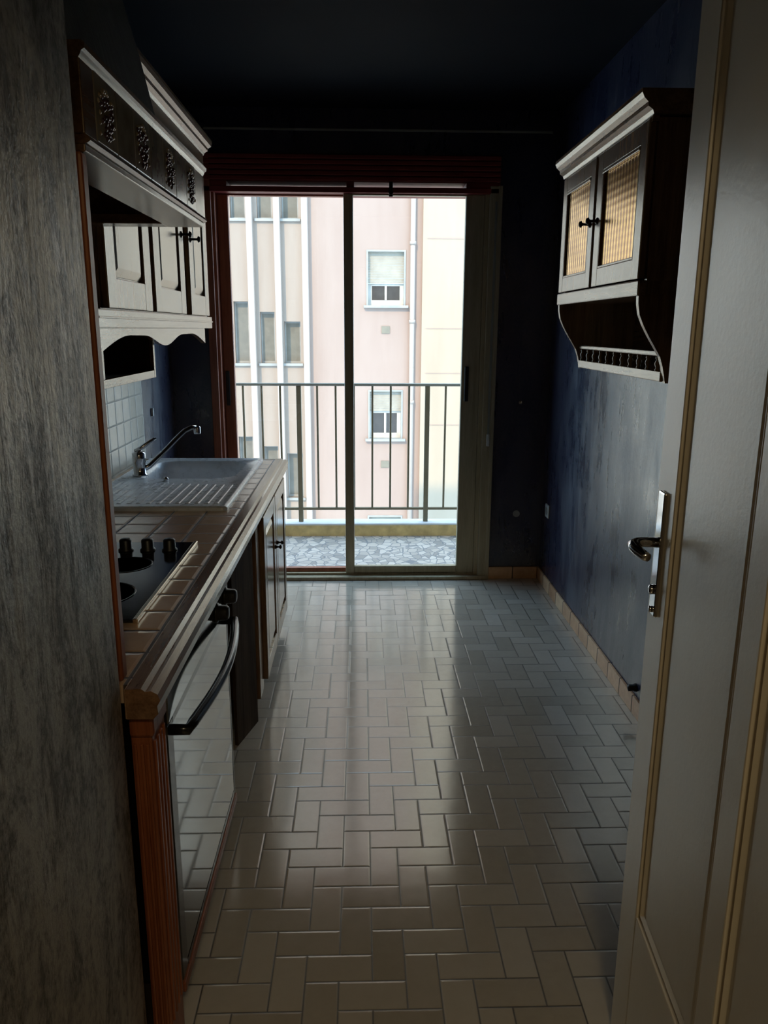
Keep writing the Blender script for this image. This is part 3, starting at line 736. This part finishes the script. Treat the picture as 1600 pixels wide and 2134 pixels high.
# fluted part with fins and tall narrow windows
cols = ((-2.295, -2.035, 1.916, -.53), (-1.825, -1.565, 1.735, -.713), (-1.395, -1.100, 1.568, -.849))
edges = [(-2.47, -1.95), (-1.95, -1.47), (-1.47, -.985)]
for (xa, xb, mt, lt), (e0, e1) in zip(cols, edges):
    hl = [(xa, xb, .823, mt), (xa, xb, 3.325, 4.5)]
    lb = -.895 if lt > -.8 else -1.60
    hl.append((xa, xb, lt-.85 if lt <= -.8 else lt-.9, lt))
    hl.append((xa, xb, 6.0, 7.2)); hl.append((xa, xb, -5.0, -4.0))
    obj('bay_wall', wall_with_holes(e0, e1, hl, YF, YF+.3), 'fac_grey', bd)
    for h in hl:
        w = obj('window', MB().box(h[0], h[1], YF+.12, YF+.15, h[2], h[2]+.035).box(h[0], h[1], YF+.12, YF+.15, h[3]-.03, h[3])
                .box(h[0], h[0]+.025, YF+.12, YF+.15, h[2]+.035, h[3]-.03).box(h[1]-.025, h[1], YF+.12, YF+.15, h[2]+.035, h[3]-.03), 'alu', bd)
        obj('pane', B(h[0]+.02, h[1]-.02, YF+.13, YF+.14, h[2]+.02, h[3]-.02), 'ext_glass2', w)
        obj('window_sill', B(h[0]-.04, h[1]+.04, YF-.05, YF+.12, h[2]-.045, h[2]), 'alu', bd)
for x in (-2.47, -1.95, -1.47, -.985):
    obj('fin', B(x-.055, x+.055, YF-.16, YF+.05, ZB, ZT, bev=.01), 'fac_white', bd)
obj('bay_wall', B(-7, -2.47, YF, YF+.3, ZB, ZT), 'fac_bounce', bd)  # bright end added out of view, lifts reflections on the right side
# flat pink part
hl = [(.100, .805, 1.86, 2.815), (.130, .775, -.56, .345), (.12, .79, 4.3, 5.25), (.12, .79, -3.0, -2.05)]
obj('facade_wall', B(-.985, -.10, YF-.02, YF+.3, ZB, ZT), 'fac_pink', bd)
def full_wall(x0, x1, hl, y0, y1):
    m = MB(); zs = ZB
    for h in sorted(hl, key=lambda h: h[2]):
        m.box(x0, x1, y0, y1, zs, h[2]); m.box(x0, h[0], y0, y1, h[2], h[3]); m.box(h[1], x1, y0, y1, h[2], h[3]); zs = h[3]
    m.box(x0, x1, y0, y1, zs, ZT); return m
obj('facade_wall', full_wall(-.10, 1.10, hl, YF-.02, YF+.3), 'fac_pink', bd)
obj('facade_wall', B(2.7, 7, YF-.14, YF+.3, ZB, ZT), 'fac_bounce', bd, 'unseen whiter facade end added to brighten reflections')  # added out of view as a bright reflector for the left units
obj('facade_wall', B(1.10, 2.7, YF-.10, YF+.3, ZB, ZT), 'fac_cream', bd)
for k, h in enumerate(hl):
    xa, xb, za, zb = h
    hh = zb-za; zs = za + hh*(.40 if k != 1 else .56)
    w = obj('window', MB().box(xa+.03, xb-.03, YF+.10, YF+.14, za, za+hh*.10).box(xa+.03, xb-.03, YF+.10, YF+.14, zs-.04, zs).box(xa+.03, xa+.10, YF+.10, YF+.14, za+hh*.10, zs-.04)
            .box(xb-.10, xb-.03, YF+.10, YF+.14, za+hh*.10, zs-.04).box((xa+xb)/2-.02, (xa+xb)/2+.02, YF+.09, YF+.139, za+hh*.10, zs-.04), 'ext_frame', bd)
    obj('pane', B(xa+.1, (xa+xb)/2-.02, YF+.115, YF+.125, za+.09, zs-.04), 'ext_glass', w)
    obj('pane', B((xa+xb)/2+.02, xb-.1, YF+.115, YF+.125, za+.09, zs-.04), 'ext_glass', w)
    obj('reveal', MB().box(xa, xa+.03, YF-.035, YF+.15, za, zb).box(xb-.03, xb, YF-.035, YF+.15, za, zb).box(xa+.03, xb-.03, YF-.035, YF+.15, zb-.03, zb), 'alu', bd)
    sh = MB(); ns = int((zb-zs)/.045)
    for i in range(ns): sh.box(xa+.03, xb-.03, YF+.055, YF+.068, zs+i*(zb-.03-zs)/ns+.0015, zs+(i+1)*(zb-.03-zs)/ns)
    obj('roller_shutter', sh, 'shutter', bd, 'half lowered pale shutter')
    obj('window_sill', B(xa-.05, xb+.05, YF-.10, YF+.15, za-.045, za), 'alu', bd)
for z in (1.43, -1.05, 3.95):
    v = obj('vent', MB().box(.376, .524, YF-.035, YF-.02, z-.065, z+.065), 'vent', bd)
obj('downpipe', MB().tube([(.925, YF-.09, ZB), (.925, YF-.09, ZT)], .045, 12).tube([(.925, YF-.09, 2.9), (.925, YF-.09, 2.96)], .058, 12).tube([(.925, YF-.09, 1.55), (.925, YF-.09, 1.61)], .058, 12)
    .tube([(.925, YF-.09, .1), (.925, YF-.09, .16)], .058, 12), 'fac_white', bd, 'white downpipe')
for z in (3.0, 1.45, .65, -.3):
    obj('panel_joint', B(1.18, 2.4, YF-.106, YF-.10, z, z+.014), 'fac_pink', bd)
struct('ground', B(-14, 14, 4.7, 14.4, -9.3, -9), 'street', 'courtyard ground below')

# ------------------------------------------------------------------ light
w = bpy.data.worlds.new('sky'); bpy.context.scene.world = w; w.use_nodes = True
bg = w.node_tree.nodes['Background']; bg.inputs[0].default_value = (.47, .72, 1.0, 1); bg.inputs[1].default_value = 4.0
sun = bpy.data.lights.new('sun', 'SUN'); sun.energy = 3.2; sun.angle = .02; sun.color = (1.0, .72, .38)
so = bpy.data.objects.new('sun', sun); C.objects.link(so)
so.rotation_euler = Vector((.35, .80, -.62)).to_track_quat('-Z', 'Y').to_euler()
po = bpy.data.lights.new('window_portal', 'AREA'); po.shape = 'RECTANGLE'; po.size = 1.36; po.size_y = 2.12
po.cycles.is_portal = True
pob = bpy.data.objects.new('window_portal', po); C.objects.link(pob); pob.location = (-.07, 4.56, 1.08)
pob.rotation_euler = (-PI/2, 0, 0)
hl_ = bpy.data.lights.new('hall_fill', 'AREA'); hl_.energy = 9.5; hl_.color = (1.0, .80, .47); hl_.shape = 'DISK'; hl_.size = .4  # warm fill added in the unseen hall to lift the foreground
ho = bpy.data.objects.new('hall_fill', hl_); C.objects.link(ho); ho.location = (.2, -.7, 2.5)

# ------------------------------------------------------------------ camera
Fpx = 1600.; P = math.atan(382/Fpx); PSI = math.atan(49.9*math.cos(P)/Fpx); R = math.radians(.28)
fwd = Vector((math.sin(PSI)*math.cos(P), math.cos(PSI)*math.cos(P), -math.sin(P)))
rt = Vector((math.cos(PSI), -math.sin(PSI), 0)); up = rt.cross(fwd)
r2 = rt*math.cos(R)+up*math.sin(R); u2 = -rt*math.sin(R)+up*math.cos(R)
cam = bpy.data.cameras.new('camera'); co = bpy.data.objects.new('camera', cam); C.objects.link(co)
co.matrix_world = Matrix(((r2.x, u2.x, -fwd.x, 0), (r2.y, u2.y, -fwd.y, 0), (r2.z, u2.z, -fwd.z, 1.45), (0, 0, 0, 1)))
cam.sensor_fit = 'VERTICAL'; cam.sensor_height = 36; cam.lens = Fpx/2134*36
cam.clip_start = .02; cam.clip_end = 200
S = bpy.context.scene; S.camera = co
S.view_settings.view_transform = 'Standard'; S.view_settings.look = 'None'; S.view_settings.gamma = 1; S.view_settings.use_curve_mapping = False
S.view_settings.exposure = 0.25
S.cycles.use_denoising = True
S.cycles.max_bounces = 10; S.cycles.diffuse_bounces = 5; S.cycles.glossy_bounces = 5; S.cycles.transparent_max_bounces = 12
S.cycles.sample_clamp_indirect = 6
